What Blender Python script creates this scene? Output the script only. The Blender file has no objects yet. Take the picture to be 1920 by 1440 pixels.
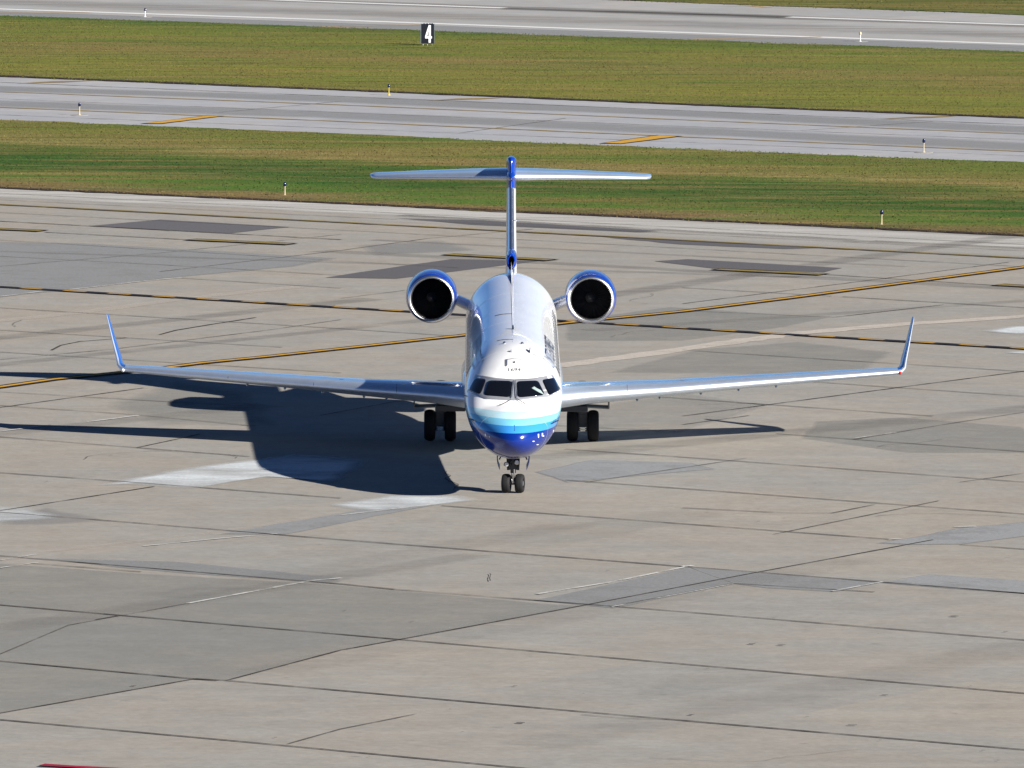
import bpy, bmesh, math, random
import numpy as np
from mathutils import Vector, Matrix
from mathutils.bvhtree import BVHTree
random.seed(7); rng = np.random.default_rng(7)
S = bpy.context.scene
COL = S.collection
R = math.radians

# ------------------------------------------------------------------ camera
FPX, DIST, CAMH = 16500.0, 239.5, 24.15          # focal length in photo pixels, metres to the nose gear, metres up
PITCH, ROLL = math.atan(1460 / FPX), R(.22)
cam_d = bpy.data.cameras.new('camera'); cam = bpy.data.objects.new('camera', cam_d); COL.objects.link(cam)
cam_d.sensor_width = 36; cam_d.lens = 36 * FPX / 1920; cam_d.clip_start = 1; cam_d.clip_end = 12000
CR = Matrix.Rotation(math.pi / 2 - PITCH, 3, 'X') @ Matrix.Rotation(ROLL, 3, 'Z')
CAM = Vector((0, -DIST, CAMH))
cam.matrix_world = Matrix.Translation(CAM) @ CR.to_4x4()
S.camera = cam
def ray(px, py): return (CR @ Vector((px - 960, 720 - py, -FPX))).normalized()
def G(px, py, z=0.0):                             # where a sight line meets the ground
    d = ray(px, py); t = (z - CAM.z) / d.z
    p = CAM + d * t; return (p.x, p.y, z)

# ------------------------------------------------------------------ sun and sky
SUNV = Vector((1.75, -1.2, 1.0)).normalized()     # towards the sun
SUN_EL = math.asin(SUNV.z); SUN_AZ = math.atan2(SUNV.x, SUNV.y)
sd = bpy.data.lights.new('sun', 'SUN'); sd.energy = 5.0; sd.angle = R(.5); sd.color = (1, .955, .89)
sun = bpy.data.objects.new('sun', sd); COL.objects.link(sun)
sun.rotation_euler = (-SUNV).to_track_quat('-Z', 'Y').to_euler(); sun.location = (60, -60, 60)
W = bpy.data.worlds.new('World'); S.world = W; W.use_nodes = True
wn = W.node_tree.nodes; sky = wn.new('ShaderNodeTexSky'); sky.sky_type = 'NISHITA'; sky.sun_disc = False
sky.sun_elevation = SUN_EL; sky.sun_rotation = SUN_AZ; sky.altitude = 8000; sky.air_density = 1.0; sky.dust_density = 0; sky.ozone_density = 5
W.node_tree.links.new(sky.outputs[0], wn['Background'].inputs[0]); wn['Background'].inputs[1].default_value = .05
S.view_settings.view_transform = 'Standard'; S.view_settings.look = 'None'; S.view_settings.gamma = 1; S.view_settings.exposure = 1.05
S.cycles.max_bounces = 8; S.cycles.transparent_max_bounces = 16

# ------------------------------------------------------------------ materials
def srgb(c): return tuple(((v/255)/12.92 if v/255 <= .04045 else ((v/255+.055)/1.055)**2.4) for v in c) + (1,)
class MT:
    def __init__(s, name):
        s.m = bpy.data.materials.new(name); s.m.use_nodes = True; s.t = s.m.node_tree; s.n = s.t.nodes; s.b = s.n['Principled BSDF']
    def new(s, k, **kw):
        o = s.n.new('ShaderNode' + k)
        for a, v in kw.items(): setattr(o, a, v)
        return o
    def L(s, a, b): s.t.links.new(a, b)
    def coord(s, scale=(1, 1, 1), rot=0):
        tc = s.new('TexCoord'); mp = s.new('Mapping'); mp.inputs['Scale'].default_value = scale; mp.inputs['Rotation'].default_value = (0, 0, rot)
        s.L(tc.outputs['Object'], mp.inputs[0]); return mp.outputs[0]
    def noise(s, v, scale, detail=4, rough=.6):
        o = s.new('TexNoise'); o.inputs['Scale'].default_value = scale; o.inputs['Detail'].default_value = detail; o.inputs['Roughness'].default_value = rough
        s.L(v, o.inputs['Vector']); return o.outputs['Fac']
    def ramp(s, f, stops):
        o = s.new('ValToRGB'); e = o.color_ramp.elements
        while len(e) < len(stops): e.new(.5)
        for i, (p, c) in enumerate(stops): e[i].position = p; e[i].color = c if len(c) == 4 else (*c, 1)
        s.L(f, o.inputs[0]); return o.outputs[0]
    def math(s, op, a, b=None, c=None, clamp=False):
        o = s.new('Math', operation=op, use_clamp=clamp)
        for i, v in enumerate((a, b, c)):
            if v is None: continue
            if isinstance(v, (int, float)): o.inputs[i].default_value = v
            else: s.L(v, o.inputs[i])
        return o.outputs[0]
    def mix(s, f, a, b, mode='MIX'):
        o = s.new('Mix', data_type='RGBA', blend_type=mode)
        for i, v in ((0, f), (6, a), (7, b)):
            if isinstance(v, (int, float)): o.inputs[i].default_value = v
            elif isinstance(v, tuple): o.inputs[i].default_value = v
            else: s.L(v, o.inputs[i])
        return o.outputs[2]
    def bump(s, h, strength=.3, dist=.02):
        o = s.new('Bump'); o.inputs['Strength'].default_value = strength; o.inputs['Distance'].default_value = dist
        s.L(h, o.inputs['Height']); s.L(o.outputs[0], s.b.inputs['Normal'])
    def set(s, **kw):
        for k, v in kw.items():
            i = s.b.inputs[k.replace('_', ' ')]
            if isinstance(v, (int, float, tuple)): i.default_value = v
            else: s.L(v, i)
        return s

def simple(name, col, rough=.5, metal=0, coat=0, spec=.5, var=.06, vscale=3):
    m = MT(name); v = m.coord(); n = m.noise(v, vscale, 3)
    d = tuple(c * (1 - var) for c in col[:3]) + (1,); u = tuple(min(1, c * (1 + var)) for c in col[:3]) + (1,)
    m.set(Base_Color=m.ramp(n, [(.3, d), (.7, u)]), Roughness=rough, Metallic=metal, Coat_Weight=coat, Coat_Roughness=.04)
    m.b.inputs['Specular IOR Level'].default_value = spec
    return m.m

ANG = R(-33.6)                                    # direction in which pavement edges and joints run
def concrete(name, c1, c2, c3, slab=8.0, edge=None, grit=.22):
    c1, c2, c3 = [tuple(x * .80 for x in c[:3]) + (1,) for c in (c1, c2, c3)]
    m = MT(name); v = m.coord(); vr = m.coord(rot=-ANG)
    big = m.noise(v, .06, 6, .6); mid = m.noise(v, .55, 8, .72); fine = m.noise(v, 3.2, 8, .85)
    st = m.noise(m.coord((.06, 1.2, 1), -ANG + R(90)), 1.0, 4, .6)
    col = m.ramp(big, [(.3, c1), (.5, c2), (.68, c3)])
    sep = m.new('SeparateXYZ'); m.L(vr, sep.inputs[0])
    cx = m.math('FLOOR', m.math('DIVIDE', sep.outputs[0], slab)); cy = m.math('FLOOR', m.math('DIVIDE', m.math('ADD', sep.outputs[1], 4.3), 8.3))
    cmb = m.new('CombineXYZ'); m.L(cx, cmb.inputs[0]); m.L(cy, cmb.inputs[1])
    wnz = m.new('TexWhiteNoise', noise_dimensions='2D'); m.L(cmb.outputs[0], wnz.inputs['Vector'])
    col = m.mix(.65, col, m.ramp(wnz.outputs['Value'], [(0, c1), (.5, c2), (1, c3)]))
    def mul(c, f, lo, hi):
        g = m.ramp(f, [(.25, (lo, lo, lo)), (.75, (hi, hi, hi))]); return m.mix(1.0, c, g, 'MULTIPLY')
    col = mul(col, mid, .86, 1.12); col = mul(col, st, .94, 1.05); col = mul(col, fine, 1 - grit, 1 + grit)
    tint = m.noise(v, .22, 5, .7); col = m.mix(.5, col, m.mix(1.0, col, m.ramp(tint, [(.35, (.93, 1.0, 1.06)), (.65, (1.06, .99, .92))]), 'MULTIPLY'))
    spots = m.noise(v, 1.7, 2, .5)
    col = m.mix(m.ramp(spots, [(.70, (0, 0, 0)), (.78, (.5, .5, .5))]), col, tuple(c * .55 for c in c1[:3]) + (1,))
    if edge: pass
    m.set(Base_Color=col, Roughness=.85); m.b.inputs['Specular IOR Level'].default_value = .25
    m.bump(fine, .15, .01)
    return m.m
M = {}
M['apron'] = concrete('apron_concrete', (.325, .310, .280, 1), (.350, .325, .285, 1), (.370, .336, .284, 1))
M['taxi'] = concrete('taxiway_concrete', (.37, .375, .39, 1), (.40, .402, .415, 1), (.43, .43, .435, 1), grit=.06)
M['runway'] = concrete('runway_concrete', (.37, .365, .35, 1), (.41, .40, .38, 1), (.44, .43, .415, 1), grit=.05)

def decal(name, col, rough=.85, nscale=.8, lo=.35, hi=.6, amp=1.0, stretch=(1, 1, 1)):
    """worn paint, stains, tar: coverage from the per-vertex 'cover' value and noise"""
    col = tuple(x * .80 for x in col[:3]) + (1,)
    m = MT(name); v = m.coord(stretch, -ANG); n = m.noise(v, nscale, 6, .7); f = m.noise(m.coord(), 9, 3, .7)
    at = m.new('Attribute', attribute_name='cover')
    k = m.math('MULTIPLY', at.outputs['Fac'], m.ramp(n, [(lo, (1 - amp,) * 3), (hi, (1, 1, 1))]), clamp=True)
    c2 = tuple(c * .82 for c in col[:3]) + (1,); c3 = tuple(min(1, c * 1.12) for c in col[:3]) + (1,)
    m.set(Base_Color=m.ramp(f, [(.3, c2), (.7, c3)]), Roughness=rough, Alpha=k); m.b.inputs['Specular IOR Level'].default_value = .2
    return m.m
M['joint'] = decal('joint_tar', (.065, .055, .045, 1), nscale=.6, lo=.32, hi=.55, amp=.7)
M['joint_faint'] = decal('joint_faint', (.13, .115, .10, 1), nscale=.5, lo=.36, hi=.6, amp=.8)
M['joint_white'] = decal('joint_light_sealant', (.62, .61, .58, 1), nscale=.9, lo=.42, hi=.55, amp=.85)
M['yellow'] = decal('yellow_paint', (.62, .34, .04, 1), nscale=2.0, lo=.2, hi=.45, amp=.35)
M['yellow_old'] = decal('old_yellow_paint', (.30, .22, .055, 1), nscale=2.0, lo=.25, hi=.5, amp=.5)
M['yellow_thin'] = decal('thin_yellow_paint', (.32, .22, .07, 1), nscale=1.0, lo=.3, hi=.55, amp=.5)
M['black'] = decal('black_paint', (.018, .016, .02, 1), nscale=1.2, lo=.2, hi=.4, amp=.25)
M['whitep'] = decal('white_paint', (.80, .80, .78, 1), nscale=.6, lo=.2, hi=.4, amp=.2)
M['orange'] = decal('orange_paint', (.50, .33, .15, 1), nscale=1, lo=.3, hi=.5, amp=.5)
M['red'] = decal('red_paint', (.33, .02, .05, 1), nscale=2, lo=.2, hi=.4, amp=.2)
M['pale'] = decal('pale_stripe', (.64, .575, .50, 1), nscale=.7, lo=.25, hi=.5, amp=.45)
M['dark_patch'] = decal('dark_asphalt_patch', (.135, .13, .135, 1), nscale=1.5, lo=.2, hi=.4, amp=.25)
M['grey_patch'] = decal('grey_patch', (.32, .325, .305, 1), nscale=.5, lo=.3, hi=.6, amp=.5)
M['blue_patch'] = decal('bluish_patch', (.315, .32, .32, 1), nscale=.5, lo=.25, hi=.5, amp=.4)
M['white_stain'] = decal('white_residue', (.66, .69, .70, 1), nscale=.35, lo=.30, hi=.58, amp=.7, stretch=(.5, 1.2, 1))
M['light_band'] = decal('light_concrete', (.56, .54, .50, 1), nscale=.6, lo=.3, hi=.6, amp=.5, stretch=(.1, 1, 1))
M['rubber_mark'] = decal('tyre_marks', (.28, .265, .245, 1), nscale=.7, lo=.35, hi=.65, amp=.8, stretch=(.08, 1, 1))
M['soil'] = decal('dark_soil', (.045, .028, .018, 1), nscale=.9, lo=.25, hi=.5, amp=.35)

def grass_mat(name, stops, u0, u1):
    m = MT(name); geo = m.new('NewGeometry'); sep = m.new('SeparateXYZ'); m.L(geo.outputs['Position'], sep.inputs[0])
    s_, c_ = math.sin(R(-32.6)), math.cos(R(-32.6))
    off = m.math('ADD', m.math('MULTIPLY', sep.outputs[0], -s_), m.math('MULTIPLY', sep.outputs[1], c_))
    v = m.coord((.16, 1, 1), -R(-32.6)); v2 = m.coord()
    wob = m.noise(v, .16, 5, .65); wob2 = m.noise(v, .7, 4, .7); fine = m.noise(v2, 3.0, 4, .8); vf = m.noise(m.coord(), 25, 2, .9)
    o2 = m.math('ADD', off, m.math('MULTIPLY', m.math('SUBTRACT', wob, .5), 14)); o2 = m.math('ADD', o2, m.math('MULTIPLY', m.math('SUBTRACT', wob2, .5), 8))
    fac = m.math('DIVIDE', m.math('SUBTRACT', o2, u0), u1 - u0, clamp=True)
    col = m.ramp(fac, stops)
    pat = m.ramp(m.noise(v, .5, 6, .8), [(.46, (0, 0, 0)), (.60, (.85, .85, .85))])
    col = m.mix(pat, col, (.165, .118, .042, 1))
    pat2 = m.ramp(m.noise(m.coord((.14, 1, 1), .58), .75, 6, .75), [(.50, (0, 0, 0)), (.63, (.75, .75, .75))])
    col = m.mix(pat2, col, (.055, .095, .018, 1))
    pat3 = m.ramp(m.noise(m.coord((.35, 1, 1), -R(-32.6)), .09, 4, .6), [(.45, (0, 0, 0)), (.6, (.4, .4, .4))])
    col = m.mix(pat3, col, m.mix(1.0, col, (.62, .86, .75, 1), 'MULTIPLY'))
    pat4 = m.ramp(m.noise(m.coord((.12, 1, 1), -R(-30)), .30, 5, .7), [(.53, (0, 0, 0)), (.64, (.7, .7, .7))])
    col = m.mix(pat4, col, (.21, .155, .055, 1))
    for f, lo, hi in ((fine, .80, 1.18), (vf, .85, 1.15)):
        col = m.mix(1.0, col, m.ramp(f, [(.3, (lo,) * 3), (.7, (hi,) * 3)]), 'MULTIPLY')
    vm = m.new('VectorMath', operation='ADD'); m.L(geo.outputs['Normal'], vm.inputs[0]); vm.inputs[1].default_value = (0, 0, 1.3)
    vn = m.new('VectorMath', operation='NORMALIZE'); m.L(vm.outputs[0], vn.inputs[0]); m.L(vn.outputs[0], m.b.inputs['Normal'])
    m.set(Base_Color=col, Roughness=.95); m.b.inputs['Specular IOR Level'].default_value = .08
    return m.m
GR = (.072, .128, .021); DG = (.030, .082, .013); OL = (.140, .146, .030); TN = (.215, .175, .062); BR = (.13, .085, .042)
M['grass_near'] = grass_mat('grass_near', [(0, BR), (.07, (.17, .13, .055)), (.12, GR), (.20, GR), (.30, DG), (.50, DG), (.60, (.075, .11, .02)), (.66, TN), (.74, (.17, .15, .045)), (.80, OL), (1, (.085, .12, .022))], 93.2, 132.0)
M['grass_mid'] = grass_mat('grass_mid', [(0, (.15, .15, .028)), (.25, (.165, .165, .030)), (.40, OL), (.52, (.18, .15, .045)), (.62, (.125, .142, .028)), (.75, (.155, .16, .03)), (.92, (.12, .145, .025)), (1, (.06, .10, .02))], 162.0, 216.5)
M['grass_far'] = grass_mat('grass_far', [(0, (.15, .12, .045)), (.06, (.08, .10, .02)), (.15, (.10, .10, .022)), (1, OL)], 245, 400)

# ------------------------------------------------------------------ object helpers
def tag(o, label=None, cat=None, group=None, kind=None):
    for k, v in (('label', label), ('category', cat), ('group', group), ('kind', kind)):
        if v: o[k] = v
    return o
def link(name, me, mat, parent=None):
    o = bpy.data.objects.new(name, me); COL.objects.link(o)
    if mat is not None:
        for m_ in (mat if isinstance(mat, (list, tuple)) else [mat]): me.materials.append(m_)
    if parent: o.parent = parent
    return o
def mesh(name, verts, faces, mat, parent=None, smooth=False, cover=None, recalc=False):
    me = bpy.data.meshes.new(name); me.from_pydata([tuple(v) for v in verts], [], faces)
    if recalc:
        bm = bmesh.new(); bm.from_mesh(me); bmesh.ops.recalc_face_normals(bm, faces=bm.faces); bm.to_mesh(me); bm.free()
    if smooth: me.polygons.foreach_set('use_smooth', [True] * len(me.polygons))
    if cover is not None:
        a = me.attributes.new('cover', 'FLOAT', 'POINT'); a.data.foreach_set('value', list(cover))
    me.update(); return link(name, me, mat, parent)
class MB:                                          # collects shapes into one mesh
    def __init__(s): s.v = []; s.f = []
    def add(s, v, f): n = len(s.v); s.v += [tuple(p) for p in v]; s.f += [tuple(i + n for i in q) for q in f]; return s
    def box(s, c, d, rot=None):
        p = [Vector((x * d[0] / 2, y * d[1] / 2, z * d[2] / 2)) for x in (-1, 1) for y in (-1, 1) for z in (-1, 1)]
        if rot is not None: p = [rot @ q for q in p]
        return s.add([q + Vector(c) for q in p], [(0, 1, 3, 2), (4, 6, 7, 5), (0, 4, 5, 1), (2, 3, 7, 6), (0, 2, 6, 4), (1, 5, 7, 3)])
    def tube(s, a, b, r0, r1=None, n=14):
        r1 = r0 if r1 is None else r1; a = Vector(a); b = Vector(b); d = (b - a).normalized(); q = d.to_track_quat('Z', 'Y')
        vs = []
        for p, r in ((a, r0), (b, r1)):
            for i in range(n): t = 2 * math.pi * i / n; vs.append(p + q @ Vector((r * math.cos(t), r * math.sin(t), 0)))
        return s.add(vs, [(i, (i + 1) % n, n + (i + 1) % n, n + i) for i in range(n)] + [tuple(range(n - 1, -1, -1)), tuple(range(n, 2 * n))])
    def lathe(s, prof, c, axis='Y', n=48, closed=False):   # prof: list of (along, radius)
        vs = []; c = Vector(c)
        for (y, r) in prof:
            for i in range(n):
                t = 2 * math.pi * i / n; a, b = r * math.cos(t), r * math.sin(t)
                vs.append(c + (Vector((a, y, b)) if axis == 'Y' else Vector((y, a, b)) if axis == 'X' else Vector((a, b, y))))
        m_ = len(prof); fs = [(j * n + i, j * n + (i + 1) % n, ((j + 1) % m_) * n + (i + 1) % n, ((j + 1) % m_) * n + i) for j in range(m_ if closed else m_ - 1) for i in range(n)]
        return s.add(vs, fs)
    def build(s, name, mat, parent=None, smooth=False, bevel=0):
        o = mesh(name, s.v, s.f, mat, parent, smooth, recalc=True)
        if bevel:
            b = o.modifiers.new('b', 'BEVEL'); b.width = bevel; b.segments = 2; b.limit_method = 'ANGLE'
        if smooth:
            try: o.data.set_sharp_from_angle(angle=R(40))
            except Exception: pass
        return o

# ------------------------------------------------------------------ the ground
def ext(a, b, e=260, ea=None):                     # a traced edge, prolonged both ways on the ground
    A = Vector(G(*a)); B = Vector(G(*b)); d = (B - A).normalized(); return A - d * (ea or e), B + d * e
def strip_sheet(name, lo, hi, mat, z=0.0, n=1):
    v = [Vector((*p[:2], z)) for p in (lo[0], lo[1], hi[1], hi[0])]
    return mesh(name, v, [(0, 1, 2, 3)], mat)
apron_top = ext((0, 352), (1920, 442)); taxi_lo = ext((0, 226), (1920, 307)); taxi_hi = ext((0, 143), (1920, 221))
run_lo = ext((0, 30), (1920, 98)); run_hi = ext((1280, 5), (1920, 28))
gmesh = mesh('ground', [(-5000, -3000, -.06), (5000, -3000, -.06), (5000, 7000, -.06), (-5000, 7000, -.06)], [(0, 1, 2, 3)], M['grass_far']); tag(gmesh, kind='structure')
e = Vector((-.55, -.83, 0)) * 420
apron = mesh('apron', [apron_top[0] + e, apron_top[1] + e + Vector((300, -60, 0)), apron_top[1], apron_top[0]], [(0, 1, 2, 3)], M['apron']); tag(apron, kind='structure')
taxi = strip_sheet('taxiway', taxi_lo, taxi_hi, M['taxi']); tag(taxi, kind='structure')
run = strip_sheet('runway', run_lo, run_hi, M['runway']); tag(run, kind='structure')
ZL = {'n': .004}
def ribbon(name, pts, w, mat, z, parent, jit=.12, gaps=None, ground=True, step=.6, cover=1.0, soft=0):
    """a painted or sealed line laid along traced ground points, with slightly uneven edges"""
    P = [Vector(G(*p)) if ground else Vector(p) for p in pts]; V = []; F = []; C = []
    tot = 0
    for a, b in zip(P[:-1], P[1:]):
        L_ = (b - a).length; n = max(1, int(L_ / step)); d = (b - a).normalized(); nn = Vector((-d.y, d.x, 0))
        for i in range(n + (1 if b is P[-1] else 0)):
            p = a + (b - a) * (i / n); ww = w / 2 * (1 + random.uniform(-jit, jit)); sh = random.uniform(-1, 1) * w * jit * .3
            if soft:
                for k, cv in ((-1, 0), (-1 + soft, cover), (1 - soft, cover), (1, 0)): q = p + nn * (k * ww + sh); V.append((q.x, q.y, z)); C.append(cv)
            else:
                for k in (-1, 1): q = p + nn * (k * ww + sh); V.append((q.x, q.y, z)); C.append(cover)
    m_ = 4 if soft else 2
    for i in range(len(V) // m_ - 1):
        for k in range(m_ - 1): F.append((i * m_ + k, i * m_ + k + 1, (i + 1) * m_ + k + 1, (i + 1) * m_ + k))
    return V, F, C
def ribbons(name, items, mat, z, parent, **kw):
    V = []; F = []; C = []
    for it in items:
        v, f, c = ribbon(name, it[0], it[1], mat, z, parent, **{**kw, **(it[2] if len(it) > 2 else {})})
        n = len(V); V += v; C += c; F += [tuple(i + n for i in q) for q in f]
    return mesh(name, V, F, mat, parent, cover=C)
def patches(name, items, mat, z, parent):
    """traced areas of another surface: polygon in photo pixels, softness 0..1, cover"""
    V = []; F = []; C = []
    for poly, soft, cov in items:
        P = [Vector(G(*p)) for p in poly]; Q = []
        for a, b in zip(P, P[1:] + P[:1]):
            n = max(2, int((b - a).length / 1.0))
            for i in range(n): Q.append(a + (b - a) * i / n + Vector((random.uniform(-1, 1), random.uniform(-1, 1), 0)) * (.03 + .25 * soft))
        c = sum(Q, Vector()) / len(Q); n0 = len(V); n = len(Q)
        for s_, k in ((1, 0), (1 - max(.015, .55 * soft), cov)):
            for q in Q: r = c + (q - c) * s_; V.append((r.x, r.y, z)); C.append(k)
        V.append((c.x, c.y, z)); C.append(cov)
        for i in range(n):
            j = (i + 1) % n; F.append((n0 + i, n0 + j, n0 + n + j, n0 + n + i)); F.append((n0 + n + i, n0 + n + j, n0 + 2 * n))
    return mesh(name, V, F, mat, parent, cover=C)

# areas of different concrete
patches('grey_concrete', [
    ([(-60, 1052), (265, 1075), (640, 1097), (1020, 1131), (1100, 1136), (750, 1201), (640, 1220), (425, 1277), (365, 1275), (-60, 1348)], .01, .42),
    ([(190, 760), (330, 712), (480, 735), (520, 800), (300, 800)], .5, .45), ([(1060, 770), (1280, 735), (1450, 760), (1280, 812), (1080, 830)], .2, .3),
    ([(1130, 700), (1300, 655), (1500, 640), (1680, 660), (1620, 700), (1400, 702)], .15, .4), ([(1530, 790), (1690, 782), (1920, 800), (1960, 850), (1700, 850), (1500, 822)], .08, .45),
    ([(1060, 600), (1260, 575), (1560, 595), (1480, 612), (1280, 640), (1060, 640)], .1, .45), ([(1270, 1262), (1500, 1262), (1450, 1275), (1250, 1312), (1150, 1310)], .6, .12),
    ([(860, 1010), (1040, 985), (1280, 950), (1400, 960), (1200, 1000), (1040, 1030)], .5, .1)], M['grey_patch'], .004, apron)
patches('bluish_concrete', [
    ([(1000, 1126), (1150, 1095), (1290, 1064), (1375, 1095), (1150, 1141)], .03, .8), ([(1290, 1064), (1480, 1079), (1650, 1093), (1570, 1110), (1440, 1103), (1376, 1095)], .03, .8),
    ([(1650, 1093), (1740, 1077), (1990, 1094), (1990, 1118), (1780, 1104)], .03, 1.0), ([(1640, 1020), (1800, 990), (1990, 972), (1990, 998), (1800, 1022), (1700, 1022)], .2, 1.0),
    ([(-60, 452), (150, 455), (640, 484), (560, 500), (340, 520), (150, 542), (-60, 565)], .12, .8), ([(660, 460), (830, 450), (900, 470), (700, 480)], .5, .5),
    ([(0, 965), (100, 950), (190, 975), (120, 985), (0, 985)], .6, .4), ([(60, 1046), (330, 1052), (640, 1083), (640, 1096), (280, 1071)], .2, .7),
    ([(1000, 886), (1110, 862), (1300, 868), (1345, 880), (1060, 905)], .12, .9), ([(400, 1003), (640, 962), (830, 930), (870, 938), (740, 962), (530, 1004)], .15, .9)], M['blue_patch'], .008, apron)
patches('dark_patch', [
    ([(165, 424), (300, 412), (544, 426), (428, 438)], .02, 1), ([(610, 521), (700, 507), (846, 486), (1010, 490), (880, 506), (745, 523)], .02, .9),
    ([(735, 409), (900, 413), (1250, 434), (1210, 437), (880, 422)], .2, .85), ([(1225, 490), (1290, 486), (1580, 503), (1545, 511), (1330, 503)], .02, .9),
    ([(1090, 441), (1250, 449), (1550, 466), (1480, 468), (1270, 459)], .25, .9)], M['dark_patch'], .012, apron)
patches('white_residue', [
    ([(170, 912), (300, 886), (440, 866), (560, 850), (700, 862), (640, 905), (510, 895), (360, 918), (240, 910)], .35, 1), ([(610, 948), (720, 928), (860, 930), (910, 938), (760, 956), (690, 960)], .5, 1),
    ([(-80, 985), (-60, 945), (60, 950), (120, 975), (10, 980)], .6, .7), ([(1845, 622), (1900, 611), (1990, 612), (1990, 626), (1900, 628)], .6, 1), ([(1870, 662), (1990, 655), (1990, 668)], .5, .9)], M['white_stain'], .016, apron)
ribbons('light_border', [([(-60, 358), (640, 390), (1280, 424), (1980, 460)], 6.2, dict(soft=.4)), ([(700, 408), (1280, 440), (1980, 478)], 4.5, dict(soft=.6, cover=.6))], M['light_band'], .005, apron, step=3)
ribbons('light_stripe', [([(1040, 688), (1280, 655), (1490, 626), (1700, 608), (1980, 590)], .95, dict(cover=.8)), ([(-60, 608), (150, 587), (350, 560), (560, 538)], .7, dict(cover=.4)), ([(0, 1052), (90, 1035), (290, 1012), (500, 985), (640, 962)], .35, dict(cover=.2))], M['pale'], .013, apron, jit=.2)
D = .085
ribbons('slab_joint', [
    ([(-60, 360), (1980, 462)], D), ([(-60, 412), (640, 450)], 0.186), ([(1335, 504), (1560, 516), (1700, 525), (1890, 537)], 0.124), ([(85, 436), (350, 450)], 0.155),
    ([(340, 522), (640, 541)], D), ([(-60, 574), (640, 617), (870, 632)], D), ([(-60, 616), (530, 652)], D), ([(-60, 657), (215, 674), (640, 700)], D),
    ([(1280, 657), (1573, 676), (1980, 701)], D), ([(1500, 715), (1980, 748)], D), ([(1050, 731), (1280, 748), (1750, 781)], D), ([(1455, 814), (1980, 852)], D),
    ([(1060, 843), (1280, 858), (1980, 909)], D), ([(-60, 815), (469, 857)], D), ([(-60, 883), (180, 900), (640, 935)], D), ([(1060, 901), (1280, 917), (1980, 969)], 0.093),
    ([(828, 949), (1280, 983), (1680, 1013)], 0.093), ([(1800, 1022), (1980, 1035)], D), ([(190, 976), (640, 1013), (1280, 1063), (1980, 1118)], 0.105),
    ([(-60, 1038), (640, 1096), (740, 1106)], 0.093), ([(960, 1123), (1280, 1148), (1980, 1206)], 0.087), ([(-60, 1130), (750, 1200), (1280, 1246), (1980, 1306)], 0.099),
    ([(-60, 1235), (365, 1274), (425, 1277), (1280, 1352), (1980, 1412)], 0.105), ([(-60, 1345), (480, 1394), (1040, 1447)], 0.099), ([(1580, 557), (1980, 581)], 0.124), ([(1280, 540), (1560, 556)], D),
    ([(-60, 1349), (365, 1274)], 0.074), ([(425, 1277), (640, 1220), (750, 1200), (1100, 1135)], 0.081), ([(1147, 1138), (1375, 1095)], 0.062), ([(1100, 1135), (1420, 1074), (1750, 1013)], 0.074),
    ([(-60, 968), (290, 913)], 0.074), ([(-60, 773), (270, 728)], 0.074), ([(258, 840), (375, 815)], 0.074), ([(1280, 781), (1437, 760), (1680, 728), (1980, 689)], 0.081), ([(1640, 525), (1280, 570)], 0.074),
    ([(1893, 492), (1640, 525)], 0.062), ([(1560, 596), (1770, 572)], 0.074), ([(1280, 797), (1405, 780)], 0.062), ([(365, 1274), (410, 1277)], 0.186), ([(180, 1163), (226, 1155)], 0.074),
    ([(98, 657), (115, 648), (150, 641), (240, 634)], 0.099), ([(300, 628), (330, 620), (390, 610), (435, 603), (480, 596)], 0.112), ([(1380, 756), (1450, 760)], 0.074), ([(1376, 1095), (1640, 1111)], 0.087)], M['joint'], .02, apron)
ribbons('faint_joint', [
    ([(-60, 447), (640, 490), (860, 503)], 0.090), ([(-60, 396), (640, 432), (1280, 466), (1980, 504)], 0.112), ([(-60, 372), (1980, 474)], 0.090), ([(-60, 478), (300, 497), (640, 517)], 0.090), ([(-60, 732), (455, 762)], 0.090), ([(-60, 757), (250, 778), (480, 800)], 0.090),
    ([(-60, 957), (190, 976)], 0.112), ([(60, 1057), (265, 1073)], 0.090), ([(740, 1106), (960, 1123)], 0.090), ([(1280, 583), (1560, 595)], 0.090), ([(1280, 953), (1480, 963), (1560, 963), (1640, 947)], 0.090),
    ([(0, 675), (215, 655), (500, 620), (640, 600)], 0.075), ([(300, 510), (640, 470), (800, 448), (1000, 430)], 0.090), ([(0, 500), (300, 475), (640, 440)], 0.075), ([(640, 560), (760, 545)], 0.075), ([(1100, 905), (1400, 860)], 0.075), ([(600, 780), (870, 730)], 0.075),
    ([(1450, 1003), (1760, 940)], 0.075), ([(0, 1228), (130, 1173), (420, 1120)], 0.060), ([(540, 1396), (640, 1368), (780, 1340)], 0.075), ([(1600, 825), (1800, 792), (1980, 765)], 0.075), ([(1800, 905), (1980, 880)], 0.075), ([(1000, 795), (1060, 800), (1240, 808)], 0.075)], M['joint_faint'], .021, apron)
ribbons('light_sealant', [
    ([(130, 544), (250, 530), (340, 521)], .14), ([(0, 557), (80, 547)], .14), ([(1008, 1115), (1150, 1092), (1290, 1063)], .13), ([(1147, 1139), (1375, 1096)], .06), ([(350, 1133), (585, 1090), (640, 1085)], .13),
    ([(1560, 1110), (1655, 1092)], .1), ([(1790, 989), (1830, 988)], .16), ([(1665, 1013), (1690, 1011)], .12), ([(165, 792), (260, 780)], .13), ([(0, 810), (95, 798)], .12), ([(630, 968), (830, 945)], .12), ([(1280, 1063), (1300, 1062)], .25),
    ([(270, 1025), (420, 1010), (520, 1002)], .1), ([(1040, 958), (1170, 980)], .0), ([(1600, 823), (1680, 812)], .1), ([(0, 1052), (70, 1040)], .1), ([(0, 1066), (70, 1056)], .1)], M['joint_white'], .024, apron)
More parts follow.
